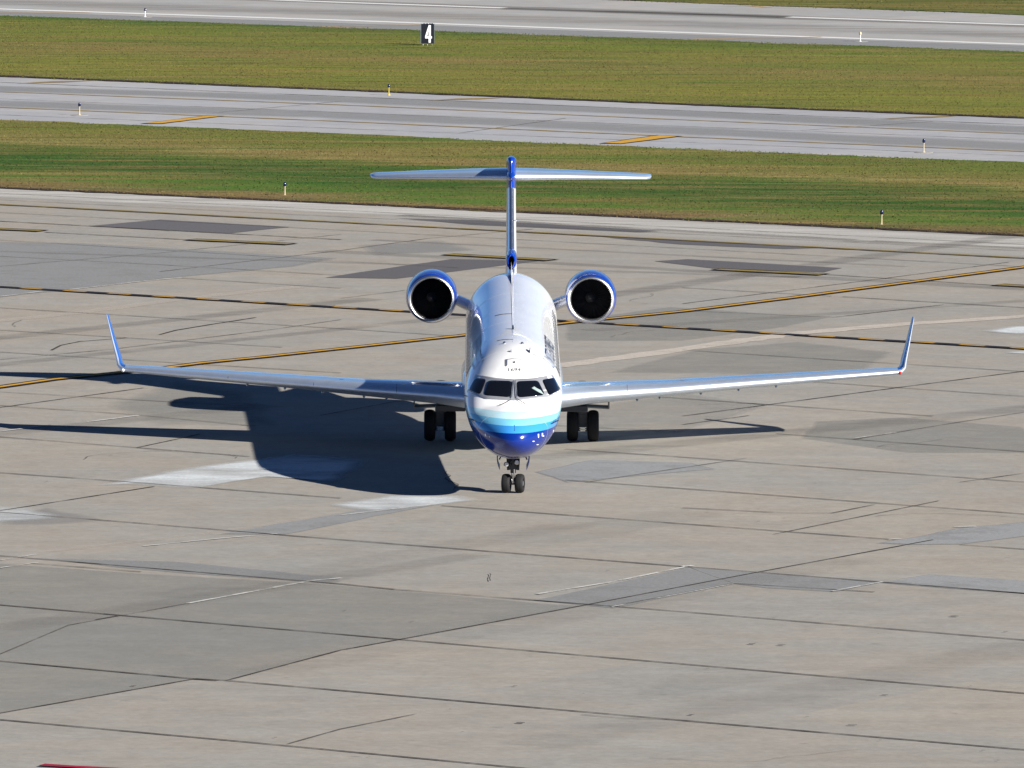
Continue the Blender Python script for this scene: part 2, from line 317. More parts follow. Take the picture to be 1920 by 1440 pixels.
# oil spots, rubber crumbs, tar curl
V = []; F = []; C = []
for (x, y, l) in [(773, 1167, .18), (1140, 1071, .16), (965, 1288, .18), (1820, 1288, .1), (976, 1357, .35), (1465, 1211, .3), (1410, 1209, .3), (1790, 1157, .3), (1597, 1361, .35), (1422, 979, .15), (22, 1113, .15), (415, 1181, .1), (208, 855, .15), (250, 1288, .2), (88, 904, .15), (1886, 1186, .2), (1327, 1255, .15), (1296, 1342, .2), (1660, 1305, .25)] + [(random.uniform(0, 1920), random.uniform(960, 1430), random.uniform(.05, .14)) for _ in range(22)]:
    l *= .42; p = Vector(G(x, y)); n0 = len(V); a0 = random.uniform(0, 3)
    for i in range(8): t = i * math.pi / 4; V.append((p.x + l * math.cos(t) * random.uniform(.6, 1), p.y + l * .9 * math.sin(t) * random.uniform(.5, 1), .028)); C.append(.8)
    F.append(tuple(range(n0, n0 + 8)))
mesh('oil_spot', V, F, M['joint'], apron, cover=C)
ck = []
for _ in range(13):
    x, y = random.uniform(0, 1900), random.uniform(470, 1420); q = Vector(G(x, y)); a0 = random.uniform(0, 6.3); pl = [tuple(q)]
    for k in range(random.randint(5, 14)):
        a0 += random.uniform(-.5, .5); q = q + Vector((math.cos(a0), math.sin(a0), 0)) * random.uniform(.25, .6); pl.append(tuple(q))
    ck.append((pl, random.uniform(.02, .045)))
ribbons('hairline_crack', ck, M['joint_faint'], .0225, apron, ground=False, step=.2, jit=.4)
ribbons('tar_crack', [([(917.5, 1077), (919.5, 1078), (920, 1080), (919, 1083), (918, 1085), (918, 1087.5), (919, 1089), (919, 1091)], .03)], M['joint'], .03, apron, step=.1)
ribbons('tyre_mark', [([(x0, y0), (x1, y1)], w, dict(soft=.5, cover=c)) for (x0, y0, x1, y1, w, c) in
    [(-60, 640, 700, 560, 1.5, .5), (300, 1120, 1100, 980, 1.8, .15), (1000, 1400, 1980, 1200, 2.2, .15), (-60, 690, 900, 590, 1.2, .4), (1100, 560, 1980, 430, 1.5, .5), (500, 1260, 1600, 1050, 2, .15), (-60, 470, 1500, 520, 1.0, .4),
     (600, 470, 1980, 545, 1.6, .5), (700, 450, 1700, 500, .8, .5), (1100, 620, 1980, 560, 1.2, .35), (-60, 820, 500, 760, 1.6, .35), (1000, 860, 1980, 760, 1.8, .4), (0, 1180, 900, 1040, 1.5, .3)]], M['rubber_mark'], .010, apron, step=4)
# painted lines on the apron
YL = [(-60, 735), (0, 727), (97, 713), (292, 693), (378, 682), (500, 670), (640, 655), (868, 630), (1060, 607), (1280, 585), (1480, 560), (1700, 531), (1980, 494)]
ribbons('line_border', [(YL, .62)], M['black'], .032, apron, jit=.04); ribbons('taxi_line', [(YL, .24)], M['yellow'], .036, apron, jit=.05)
HL = [(-60, 535.4), (1980, 658.6)]
ribbons('hold_line_border', [(HL, .52)], M['black'], .032, apron, jit=.05)
a = Vector(G(*HL[0])); b = Vector(G(*HL[1])); dd = (b - a).normalized(); its = []; t = 0.4
while t < (b - a).length: its.append(([tuple(a + dd * t), tuple(a + dd * min(t + .98, (b - a).length))], .22)); t += 1.96
ribbons('hold_line', its, M['yellow'], .036, apron, ground=False, jit=.06)
ribbons('edge_line_border', [([(-60, 381), (1980, 488)], .55)], M['joint_faint'], .026, apron); ribbons('edge_line', [([(-60, 381), (1980, 488)], .28)], M['yellow_old'], .036, apron, jit=.1)
its = [([(-60, 428), (82, 434)], 1), ([(356, 450), (548, 459)], 1), ([(838, 478), (1036, 489)], 1), ([(1342, 506), (1546, 516)], 1), ([(1870, 535), (1980, 541)], 1)]
ribbons('dash_border', [(p, .95) for p, _ in its], M['black'], .032, apron, jit=.06)
ribbons('dash', [([(p[0][0] + 4, p[0][1] + .3), (p[1][0] - 4, p[1][1] - .3)], .5) for p, _ in its], M['yellow_old'], .036, apron, jit=.08)
ribbons('red_line', [([(78, 1436.5), (260, 1447)], .3)], M['red'], .036, apron)
# taxiway marks
ribbons('wear_band', [([(-60, 164), (640, 186), (1280, 213), (1980, 246)], 5.5, dict(soft=.5, cover=.55)), ([(-60, 192), (640, 216), (1280, 245), (1980, 278)], 6, dict(soft=.5, cover=.5)), ([(500, 243), (640, 246), (1000, 248), (300, 236)], 2, dict(soft=.5, cover=.0))], M['blue_patch'], .005, taxi, step=4)
ribbons('slab_joint', [([(-60, 152), (1980, 236.5)], .22), ([(-60, 183), (1980, 265)], .12), ([(-60, 213), (1980, 295)], .12), ([(400, 212), (640, 190)], .1), ([(860, 250), (1060, 222)], .1), ([(1500, 245), (1750, 228)], .1)], M['joint_faint'], .012, taxi)
ribbons('taxi_line', [([(-60, 170), (640, 197), (1280, 225), (1980, 254)], .38), ([(-60, 199), (640, 228), (1280, 257), (1980, 287)], .42)], M['yellow_thin'], .016, taxi, jit=.2)
def bar(name, poly, mat, z, parent): return patches(name, [(poly, .0, 1)], mat, z, parent)
for p in ([(263, 232.5), (388, 216.5), (422, 218), (303, 232.8)], [(1122, 269.5), (1232, 253.5), (1282, 255.8), (1165, 270.5)]): bar('bar_border', p, M['black'], .018, taxi)
for p in ([(272, 231.8), (390, 217.3), (414, 218.3), (302, 232)], [(1132, 268.8), (1236, 254.3), (1272, 256), (1163, 269.8)]): bar('painted_bar', p, M['yellow'], .022, taxi)
for p in ([(30, 157), (100, 152.6), (180, 151.5), (120, 154.8)], [(800, 189), (860, 185), (945, 183.8), (900, 186.5)], [(1650, 223.5), (1720, 219), (1800, 217.6), (1750, 221)]): bar('painted_bar', p, M['yellow_thin'], .018, taxi)
# runway marks
ribbons('edge_line', [([(-60, 15), (640, 38), (1280, 61), (1980, 85)], 1.05)], M['whitep'], .008, run, jit=.03)
ribbons('centre_line', [([(380, -5), (640, 4.5), (945, 15)], 1.0), ([(1478, 32), (1980, 48.5)], 1.0)], M['whitep'], .008, run, jit=.03)
ribbons('shoulder_line', [([(-60, 24.8), (170, 23.8)], .45), ([(600, 50.5), (790, 46.5)], .5), ([(1300, 73.5), (1540, 69.5)], .5), ([(1400, 10.5), (1440, 14)], .6)], M['orange'], .012, run)
ribbons('tyre_mark', [([(-60, 2), (640, 24), (1280, 45), (1980, 68)], 9, dict(soft=.6, cover=.45)), ([(0, -18), (1280, 26), (1980, 50)], 5, dict(soft=.6, cover=.9)), ([(945, 16), (1480, 32)], 2.5, dict(soft=.5, cover=.9))], M['rubber_mark'], .004, run, step=5)
ribbons('shoulder', [([(-60, 24), (1980, 93)], 6, dict(soft=.2, cover=.8))], M['blue_patch'], .003, run, step=5)

# grass strips: a turf sheet with a ragged edge and standing blades on it, one object per strip
def lawn(name, label, lo, hi, mat, view, dens, hgt):
    dens *= 1.6
    A, B = Vector(lo[0]), Vector(lo[1]); C_, D_ = Vector(hi[0]), Vector(hi[1]); n = 1300; V = []; F = []; J = [[0] * (n + 1), [0] * (n + 1)]
    for k in (0, 1):
        x = 0
        for i in range(n + 1): x = x * .85 + random.uniform(-.24, .24); J[k][i] = x
    nn = Vector((.55, .83, 0))
    for i in range(n + 1):
        t = i / n
        V.append((A + (B - A) * t) + nn * (J[0][i] - .12) + Vector((0, 0, .03))); V.append((C_ + (D_ - C_) * t) + nn * (J[1][i] + .12) + Vector((0, 0, .03)))
    F = [(2 * i, 2 * i + 2, 2 * i + 3, 2 * i + 1) for i in range(n)]
    # blades only where the strip lies near the field of view
    u0, u1 = view; N = int(dens * (u1 - u0) * (B - A).length * (C_ - A).length)
    u = rng.uniform(u0, u1, N); w = rng.uniform(-.012, 1.012, N)
    def P3(a): return np.array(a[:])
    lo_p = P3(A)[None] + (P3(B) - P3(A))[None] * u[:, None]; hi_p = P3(C_)[None] + (P3(D_) - P3(C_))[None] * u[:, None]
    p = lo_p + (hi_p - lo_p) * w[:, None]; p[:, 2] = .02
    h = hgt * rng.uniform(.5, 1.5, N); ang = rng.uniform(0, math.pi, N); wd = rng.uniform(.012, .045, N)
    dx = np.cos(ang) * wd; dy = np.sin(ang) * wd; lean = rng.normal(0, .9, (N, 2)) * h[:, None]
    tri = np.zeros((N, 3, 3)); tri[:, 0] = p; tri[:, 1] = p; tri[:, 2] = p
    tri[:, 0, 0] -= dx; tri[:, 0, 1] -= dy; tri[:, 1, 0] += dx; tri[:, 1, 1] += dy; tri[:, 2, 0] += lean[:, 0]; tri[:, 2, 1] += lean[:, 1]; tri[:, 2, 2] += h
    base = np.array([tuple(v) for v in V]); nb = len(base)
    verts = np.concatenate([base, tri.reshape(-1, 3)]); loops = np.concatenate([np.array(F).ravel(), nb + np.arange(3 * N)])
    starts = np.concatenate([np.arange(len(F)) * 4, len(F) * 4 + np.arange(N) * 3])
    me = bpy.data.meshes.new(name); me.vertices.add(len(verts)); me.vertices.foreach_set('co', verts.ravel().astype(np.float32))
    me.loops.add(len(loops)); me.loops.foreach_set('vertex_index', loops.astype(np.int32)); me.polygons.add(len(starts)); me.polygons.foreach_set('loop_start', starts.astype(np.int32))
    me.update(calc_edges=True); me.validate()
    return tag(link(name, me, mat), label, 'grass', kind='stuff')
# edge lines are prolonged 260 m both ways: the middle ~55 m lie in view
lawn('grass', 'dark green grass strip with a tan stripe behind the jet, between apron and taxiway', apron_top, taxi_lo, M['grass_near'], (.43, .57), 20, .034)
lawn('grass', 'olive grass strip between taxiway and runway, the black number sign standing on it', taxi_hi, run_lo, M['grass_mid'], (.42, .58), 14, .036)
far_hi = (run_hi[0] + Vector((60, 100, 0)), run_hi[1] + Vector((60, 100, 0)))
lawn('grass', 'sliver of grass beyond the runway in the top right corner', run_hi, far_hi, M['grass_far'], (.46, .58), 3, .06)
ribbons('soil_edge', [([(-200, 343.5), (640, 382), (1280, 412), (2100, 451)], .75)], M['soil'], .034, apron, jit=.35, step=.5)
ribbons('soil_edge', [([(-200, 136), (0, 143), (640, 169), (1280, 196), (2100, 228.5)], 1.0)], M['soil'], .036, taxi, jit=.25, step=.6)

# ------------------------------------------------------------------ the aircraft
jet = bpy.data.objects.new('regional_jet', None); COL.objects.link(jet); jet.empty_display_size = 2
jet.location = (.04, -.3, 0); jet.rotation_euler = (0, 0, R(.2))
tag(jet, 'white and blue twin engine passenger jet with T tail, facing the camera on the apron', 'airplane')
JM = Matrix.Translation(jet.location) @ jet.rotation_euler.to_matrix().to_4x4(); JI = JM.inverted()

def paint(name, col, rough=.2, coat=.35, dirt=.04):
    m = MT(name); n = m.noise(m.coord((1, .25, 1)), 2.2, 5, .65)
    d = tuple(c * (1 - dirt * 2) for c in col[:3]) + (1,)
    m.set(Base_Color=m.ramp(n, [(.35, d), (.6, col)]), Roughness=rough, Coat_Weight=coat, Coat_Roughness=.03); return m.m
M['pad'] = simple('pale_grey_metal', (.27, .26, .24, 1), rough=.8)
M['white'] = paint('white_aircraft_paint', (.80, .81, .82, 1))
M['wing_top'] = paint('sky_tinted_wing_paint', (.27, .42, .60, 1), rough=.16, coat=.6)  # grey wing paint with the blue of the reflected sky mixed into its colour
M['blue'] = paint('royal_blue_paint', (.003, .035, .30, 1), rough=.15)
M['winglet'] = paint('winglet_blue_paint', (.01, .085, .36, 1), rough=.25)
M['alu'] = simple('sky_tinted_aluminium', (.76, .84, .95, 1), rough=.54, metal=1, var=.04)  # bare metal, its colour tinted blue for the sky it mirrors
M['lip'] = simple('polished_intake_lip', (.92, .92, .92, 1), rough=.33, metal=1, var=.02)
M['alu_dull'] = simple('brushed_aluminium', (.75, .77, .80, 1), rough=.30, metal=1, var=.05)
M['dark'] = simple('dark_metal', (.035, .035, .038, 1), rough=.5, metal=.3)
M['door'] = simple('dark_blue_door_paint', (.006, .012, .08, 1), rough=.4)
M['gear'] = simple('gear_grey', (.045, .045, .048, 1), rough=.45)
M['chrome'] = simple('chrome_strut', (.8, .8, .8, 1), rough=.12, metal=1)
M['tyre'] = simple('tyre_rubber', (.012, .012, .013, 1), rough=.75, spec=.3)
M['hub'] = simple('wheel_hub', (.35, .35, .36, 1), rough=.4, metal=.5)
M['void'] = simple('engine_interior', (.006, .006, .007, 1), rough=.7, spec=.1)
M['fan'] = simple('fan_blades', (.03, .03, .033, 1), rough=.4, metal=.5)
M['glass'] = simple('cockpit_glass', (.004, .005, .008, 1), rough=.03, spec=.5, var=0)
M['wglass'] = simple('cabin_glass', (.01, .012, .02, 1), rough=.12, spec=.5, var=0)
M['teal'] = simple('pale_teal_patch', (.30, .38, .37, 1), rough=.6)
M['frame'] = simple('window_frame_metal', (.50, .51, .54, 1), rough=.35, metal=.6)
M['navy'] = simple('navy_lettering', (.003, .004, .02, 1), rough=.3)
M['black_s'] = simple('matt_black', (.012, .012, .014, 1), rough=.5)
M['redlamp'] = simple('red_lens', (.55, .03, .02, 1), rough=.15)
M['clear'] = simple('clear_lens', (.8, .82, .85, 1), rough=.1)
# fuselage livery: colour bands by height
m = MT('fuselage_livery'); tc = m.new('TexCoord'); sep = m.new('SeparateXYZ'); m.L(tc.outputs['Object'], sep.inputs[0])
zz = m.math('SUBTRACT', sep.outputs[2], m.math('MULTIPLY', m.math('MINIMUM', m.math('ADD', sep.outputs[1], 2.4), 5.0), .028))
fac = m.math('DIVIDE', m.math('SUBTRACT', zz, 1.0), 2.0, clamp=True)
rp = m.new('ValToRGB'); rp.color_ramp.interpolation = 'CONSTANT'; e = rp.color_ramp.elements
bands = [(0, (.0015, .022, .21)), (.440, (.04, .26, .64)), (.530, (.20, .58, .80)), (.605, (.55, .81, .88)), (.672, (.90, .90, .89))]
while len(e) < len(bands): e.new(.5)
for i, (p, c) in enumerate(bands): e[i].position = p; e[i].color = (*c, 1)
m.L(fac, rp.inputs[0])
dn = m.noise(m.coord((1, .2, 1)), 2.0, 5, .65)
m.set(Base_Color=m.mix(1.0, rp.outputs[0], m.ramp(dn, [(.35, (.93, .93, .92)), (.6, (1, 1, 1))]), 'MULTIPLY'), Roughness=.20, Coat_Weight=.55, Coat_Roughness=.03); m.b.inputs['Specular IOR Level'].default_value = .5
M['livery'] = m.m

def interp(tab, x):
    xs = [t[0] for t in tab]; ys = [t[1] for t in tab]
    if x <= xs[0]: return ys[0]
    if x >= xs[-1]: return ys[-1]
    i = max(j for j in range(len(xs)) if xs[j] <= x); i = min(i, len(xs) - 2); h = xs[i + 1] - xs[i]; t = (x - xs[i]) / h
    def sl(j):
        if j == 0: return (ys[1] - ys[0]) / (xs[1] - xs[0])
        if j == len(xs) - 1: return (ys[-1] - ys[-2]) / (xs[-1] - xs[-2])
        a = (ys[j] - ys[j - 1]) / (xs[j] - xs[j - 1]); b = (ys[j + 1] - ys[j]) / (xs[j + 1] - xs[j])
        return 0 if a * b <= 0 else 2 * a * b / (a + b)
    m0, m1 = sl(i), sl(i + 1); t2, t3 = t * t, t * t * t
    return (2*t3 - 3*t2 + 1)*ys[i] + (t3 - 2*t2 + t)*h*m0 + (-2*t3 + 3*t2)*ys[i+1] + (t3 - t2)*h*m1
NOSE = 2.7
TILT = .028
TOP = [(0, 1.75), (.03, 1.87), (.1, 1.98), (.25, 2.11), (.5, 2.24), (.9, 2.38), (1.3, 2.48), (1.75, 2.565), (1.95, 2.66), (2.3, 2.87), (2.65, 3.08), (3.1, 3.29), (3.6, 3.47), (4.3, 3.65), (5.2, 3.79), (6.4, 3.845), (22.8, 3.845), (25, 3.72), (27, 3.5), (30.6, 2.95)]
BOT = [(0, 1.75), (.03, 1.64), (.1, 1.55), (.25, 1.42), (.5, 1.28), (.9, 1.17), (1.5, 1.09), (2.6, 1.07), (5, 1.13), (7, 1.155), (19.5, 1.155), (22, 1.3), (25, 1.8), (28, 2.3), (30.6, 2.65)]
HW = [(0, 0), (.03, .17), (.1, .30), (.25, .47), (.5, .66), (.9, .87), (1.4, 1.05), (2.0, 1.19), (2.7, 1.285), (3.5, 1.33), (4.3, 1.345), (22.3, 1.345), (24, 1.24), (26.5, .85), (29, .40), (30.6, .16)]
ZW = [(0, 1.75), (.5, 1.83), (1.2, 2.0), (2.0, 2.2), (3.0, 2.4), (4.5, 2.5), (20, 2.5), (25, 2.75), (30.6, 2.8)]
def ring(s, n=72):
    y = s - NOSE; t, b, w, zc = interp(TOP, s), interp(BOT, s), interp(HW, s), interp(ZW, s); off = TILT * y
    out = []
    for i in range(n):
        a = 2 * math.pi * i / n; ca, sa = math.cos(a), math.sin(a)
        x = w * sa; z = zc + (t - zc) * ca if ca >= 0 else zc + (zc - b) * ca
        out.append(Vector((x, y, z + off)))
    return out
st = [0, .01, .03, .06, .1, .16, .25, .36, .5, .7, .9, 1.1, 1.3, 1.5, 1.65, 1.75, 1.85, 1.95, 2.1, 2.3, 2.5, 2.65, 2.8, 3.0, 3.3, 3.6, 4.0, 4.4, 4.8, 5.3, 5.8, 6.4] + [6.4 + .9 * i for i in range(1, 16)] + [20.5 + .5 * i for i in range(0, 20)] + [30.6]
n = 72; V = []; F = []
for s_ in st: V += ring(s_, n)
for j in range(len(st) - 1):
    for i in range(n): F.append((j * n + i, j * n + (i + 1) % n, (j + 1) * n + (i + 1) % n, (j + 1) * n + i))
F.append(tuple((len(st) - 1) * n + i for i in range(n)))
bm = bmesh.new(); vv = [bm.verts.new(v) for v in V]
for f in F:
    bm.faces.new([vv[i] for i in f])
bmesh.ops.remove_doubles(bm, verts=bm.verts, dist=.0005); bmesh.ops.recalc_face_normals(bm, faces=bm.faces)
BVH = BVHTree.FromBMesh(bm)
me = bpy.data.meshes.new('fuselage'); bm.to_mesh(me); bm.free(); me.polygons.foreach_set('use_smooth', [True] * len(me.polygons))
fus = link('fuselage', me, M['livery'], jet)

def hit(px, py, off=.004):
    """the point of the fuselage skin seen at a photo position"""
    o = JI @ CAM; d = (JI.to_3x3() @ ray(px, py)).normalized()
    loc, nrm, _, _ = BVH.ray_cast(o, d)
    if loc is None: loc, nrm, _, _ = BVH.find_nearest(o + d * (o.length + .5))
    if nrm.dot(d) > 0: nrm = -nrm
    return loc + nrm * off
def skin_poly(name, pts, mat, off, parent=None, rnd=.18, thick=0):
    """a panel that follows the skin: outline with rounded corners, filled by shrinking rings"""
    parent = parent or jet; P = [Vector((*p, 0)) for p in pts]; Q = []; n = len(P)
    for i in range(n):
        a, b, c = P[i - 1], P[i], P[(i + 1) % n]
        p0 = b + (a - b) * rnd; p2 = b + (c - b) * rnd
        for k in range(5): t = k / 4; Q.append(p0 * (1 - t) ** 2 + b * 2 * t * (1 - t) + p2 * t * t)
        for k in range(1, 4): Q.append(p2 + ((c + (b - c) * rnd) - p2) * k / 4)
    c = sum(Q, Vector()) / len(Q); V = []; F = []; N = len(Q); sc = (1, .985, .8, .6, .4, .2)
    for r_, s_ in enumerate(sc):
        for q in Q: w = c + (q - c) * s_; V.append(hit(w.x, w.y, off if r_ else .0))
    V.append(hit(c.x, c.y, off))
    for r_ in range(len(sc) - 1):
        for i in range(N): j = (i + 1) % N; F.append((r_ * N + i, r_ * N + j, (r_ + 1) * N + j, (r_ + 1) * N + i))
    for i in range(N): F.append(((len(sc) - 1) * N + i, (len(sc) - 1) * N + (i + 1) % N, len(sc) * N))
    return mesh(name, V, F, mat, parent, smooth=True, recalc=True)
skin_poly('windshield_frame', [(892, 702), (929, 709), (964, 711.5), (1000, 709.5), (1037, 703), (1053.5, 733.5), (1023, 747), (965, 751.5), (909, 748.5), (874.5, 735.5)], M['frame'], .012, rnd=.05)
for p in ([(968, 715.5), (1009, 714), (1022, 741.5), (970, 746.5)], [(914.5, 713.8), (961, 715), (958.5, 746), (906, 741.8)], [(1016, 712.8), (1038.5, 708.3), (1050.5, 731.6), (1029, 741.8)], [(890, 708.5), (912, 711.5), (901, 740), (877, 732.4)]):
    skin_poly('windshield_pane', p, M['glass'], .02)
skin_poly('pale_pane_patch', [(996, 728.5), (1001, 725.5), (1006, 729), (1013, 732.5), (1019.5, 741), (1009, 736)], M['teal'], .026, rnd=.1)  # pale teal patch lying on the right centre pane
def skin_line(name, pts, r, mat, off=.02, parent=None):
    mb = MB(); P = [hit(*p, off) for p in pts]
    for a, b in zip(P[:-1], P[1:]): mb.tube(a, b, r, n=8)
    return mb.build(name, mat, parent or jet, smooth=True)
skin_line('wiper', [(963, 716), (961, 730), (959.5, 748)], .012, M['alu_dull'], .045); skin_line('wiper', [(966, 716), (967, 730), (969, 748)], .012, M['alu_dull'], .045)
skin_line('wiper_arm', [(958, 751), (950, 756), (942, 760), (937, 761.5)], .012, M['black_s'], .04); skin_line('wiper_arm', [(968, 749), (976, 754), (984.5, 759.5)], .010, M['black_s'], .04)
skin_poly('hatch_surround', [(946.5, 674), (964, 671.5), (981.5, 674), (981.5, 687.5), (964, 685.5), (946.5, 687.5)], M['pad'], .006, rnd=.1)
skin_poly('roof_hatch', [(949.5, 674.5), (964, 672.8), (979.5, 674.5), (979.5, 686.5), (964, 684.7), (949.5, 686.5)], M['white'], .012, rnd=.1)
def blade(name, px, py, w, h, mat, ln=.3, lean=0):
    p = hit(px, py, -.01); mb = MB()
    v = []
    for z, l0, l1, t in ((0, 0, ln, w), (h, ln * .45, ln, w * .5)):
        for (yy, xx) in ((l0, 0), ((l0 + l1) / 2, t / 2), (l1, 0), ((l0 + l1) / 2, -t / 2)): v.append(p + Vector((xx + lean * z, yy, z)))
    mb.add(v, [(0, 1, 5, 4), (1, 2, 6, 5), (2, 3, 7, 6), (3, 0, 4, 7), (4, 5, 6, 7), (3, 2, 1, 0)]); return mb.build(name, mat, jet)
blade('blade_antenna', 964.3, 683, .06, .09, M['black_s'], .12)
blade('blade_antenna', 993, 663, .035, .16, M['black_s'], .3, .1)
blade('blade_antenna', 962, 618, .06, .12, M['black_s'], .25)
mb = MB(); p = hit(963, 660, 0); mb.lathe([(-.05, 0.01), (-.03, .07), (0, .10), (.05, .09), (.09, .01)], p, n=16); mb.build('roof_beacon', M['white'], jet, smooth=True)
for q in ((946, 644), (979, 645)): mb = MB(); mb.lathe([(-.06, .005), (0, .05), (.05, .005)], hit(*q, .01), n=12); mb.build('roof_probe', M['alu_dull'], jet, smooth=True)
skin_line('roof_strip', [(962.3, 656), (962, 640), (961.4, 620), (960.5, 590), (959.7, 565), (959, 548)], .008, M['white'], .002)
skin_line('panel_seam', [(928, 592.5), (938, 590), (949, 588.8), (959, 588.6)], .010, M['dark'], .004); skin_line('panel_seam', [(932, 639.5), (942, 637.3), (952, 636.6), (962, 636.6)], .010, M['dark'], .004)  # dark arcs draw the shadows along the roof panel joints
skin_line('panel_seam', [(892, 774), (915, 790), (955, 797.5)], .0025, M['frame'], .002)
skin_line('probe', [(998, 665.5), (1006, 669)], .012, M['frame'], .03)
for s_, rr, a0, a1 in ((1.05, .0035, 0, 360), (4.6, .003, -110, 110), (7.4, .003, -110, 110), (10.6, .003, -110, 110), (14.0, .003, -110, 110), (18.0, .004, -110, 110)):
    rg = ring(s_, 72); mb = MB(); idx = [i for i in range(72) if (i * 5 <= a1 or i * 5 >= 360 + a0)]
    for i in idx: mb.tube(rg[i], rg[(i + 1) % 72], rr, n=5)
    mb.build('panel_seam', M['frame'], jet)
# small marks and probes on the nose
for i, p in enumerate([[(1008.5, 814), (1010.5, 813.5), (1010.5, 820.5), (1009, 821)], [(1016, 812), (1018, 812), (1018, 818), (1016, 818.4)], [(1018.2, 816.6), (1020, 816.2), (1020, 818.4), (1018.2, 818.8)], [(1037, 806.5), (1039, 806), (1038, 811.5), (1036.5, 811.6)], [(998.5, 827), (1002, 826.5), (1002, 828.2), (998.5, 828.4)], [(1006, 833.5), (1010, 833), (1010, 834), (1006, 834.6)], [(908.5, 813), (911, 813), (912, 818.5), (909.5, 818)], [(917, 817.5), (918, 817.5), (918.4, 821), (917.4, 821)]]):
    skin_poly('service_mark', p, M['clear'], .003, rnd=.05)
for a, b, c in (((1032, 794.5), (1037.5, 790.5), (1037, 787)), ((1037.5, 790.5), (1042, 788.5), (1042.5, 788)), ((1048.5, 794), (1051.5, 788), (1052, 785)), ((882, 784), (888, 787.5), (893, 790.5))):
    skin_line('pitot_probe', [a, b, c], .016, M['black_s'], .06)
skin_line('vane', [(869.5, 741.5), (873, 742), (876, 743)], .012, M['black_s'], .03)
skin_line('lightning_strip', [(964.5, 797), (964.5, 808)], .006, M['navy'], .004)
# cabin windows
def cyl_pt(y, ang, off=0):                         # a point of the round cabin section
    r = 1.345 + off; return Vector((r * math.sin(ang), y, 2.5 + r * math.cos(ang) + TILT * y))
def window_mesh(side):
    V = []; F = []; N = 20; z0 = R(68)
    for sc in (1, .88, .45):
        for i in range(N):
            t = 2 * math.pi * i / N; c, s_ = math.cos(t), math.sin(t)
            k = (abs(c) ** 4 + abs(s_) ** 4) ** -.25; V.append(cyl_pt(.125 * c * k * sc, side * (z0 + .13 * s_ * k * sc), .0 if sc == 1 else .008))
    V.append(cyl_pt(0, side * z0, .008))
    for r_ in range(2):
        for i in range(N): j = (i + 1) % N; F.append((r_ * N + i, r_ * N + j, (r_ + 1) * N + j, (r_ + 1) * N + i))
    for i in range(N): F.append((2 * N + i, 2 * N + (i + 1) % N, 3 * N))
    me = bpy.data.meshes.new('window'); me.from_pydata(V, [], F); me.materials.append(M['wglass']); return me
for side in (1, -1):
    wm = window_mesh(side)
    for k in range(19):
        o = bpy.data.objects.new('window', wm); COL.objects.link(o); o.parent = jet; y = 2.9 + .80 * k; o.location = (0, y, TILT * y)
def curved_text(txt, side, y0, length, a_top, a_bot, name='lettering', mat=None):
    cu = bpy.data.curves.new('t', 'FONT'); cu.body = txt; cu.size = 1; ob = bpy.data.objects.new('t', cu); COL.objects.link(ob)
    dg = bpy.context.evaluated_depsgraph_get(); dg.update(); me = bpy.data.meshes.new_from_object(ob.evaluated_get(dg)); bpy.data.objects.remove(ob)
    bm = bmesh.new(); bm.from_mesh(me); bmesh.ops.triangulate(bm, faces=bm.faces); bmesh.ops.subdivide_edges(bm, edges=bm.edges, cuts=1)
    xs = [v.co.x for v in bm.verts]; ys = [v.co.y for v in bm.verts]; x0, x1, b0, b1 = min(xs), max(xs), min(ys), max(ys)
    for v in bm.verts:
        u = (v.co.x - x0) / (x1 - x0); w = (v.co.y - b0) / (b1 - b0)
        y = y0 + u * length if side > 0 else y0 + (1 - u) * length
        v.co = cyl_pt(y, side * (a_bot + (a_top - a_bot) * w), .006)
    bm.to_mesh(me); bm.free(); me.materials.clear(); return link(name, me, mat or M['navy'], jet)
curved_text('UNITED', 1, 1.9, 2.35, R(41), R(59)); curved_text('EXPRESS', 1, 4.5, 2.95, R(41), R(59))
curved_text('EXPRESS', -1, 1.9, 2.95, R(41), R(59)); curved_text('UNITED', -1, 5.1, 2.35, R(41), R(59))
def skin_text(txt, px0, px1, py0, py1, mat):
    cu = bpy.data.curves.new('t', 'FONT'); cu.body = txt; ob = bpy.data.objects.new('t', cu); COL.objects.link(ob)
    dg = bpy.context.evaluated_depsgraph_get(); dg.update(); me = bpy.data.meshes.new_from_object(ob.evaluated_get(dg)); bpy.data.objects.remove(ob)
    xs = [v.co.x for v in me.vertices]; ys = [v.co.y for v in me.vertices]; x0, x1, b0, b1 = min(xs), max(xs), min(ys), max(ys)
    for v in me.vertices: v.co = hit(px0 + (px1 - px0) * (v.co.x - x0) / (x1 - x0), py1 + (py0 - py1) * (v.co.y - b0) / (b1 - b0), .006)
    me.materials.clear(); return link('lettering', me, mat, jet)
skin_text('1694', 953.5, 976.5, 690.3, 696.3, M['dark'])

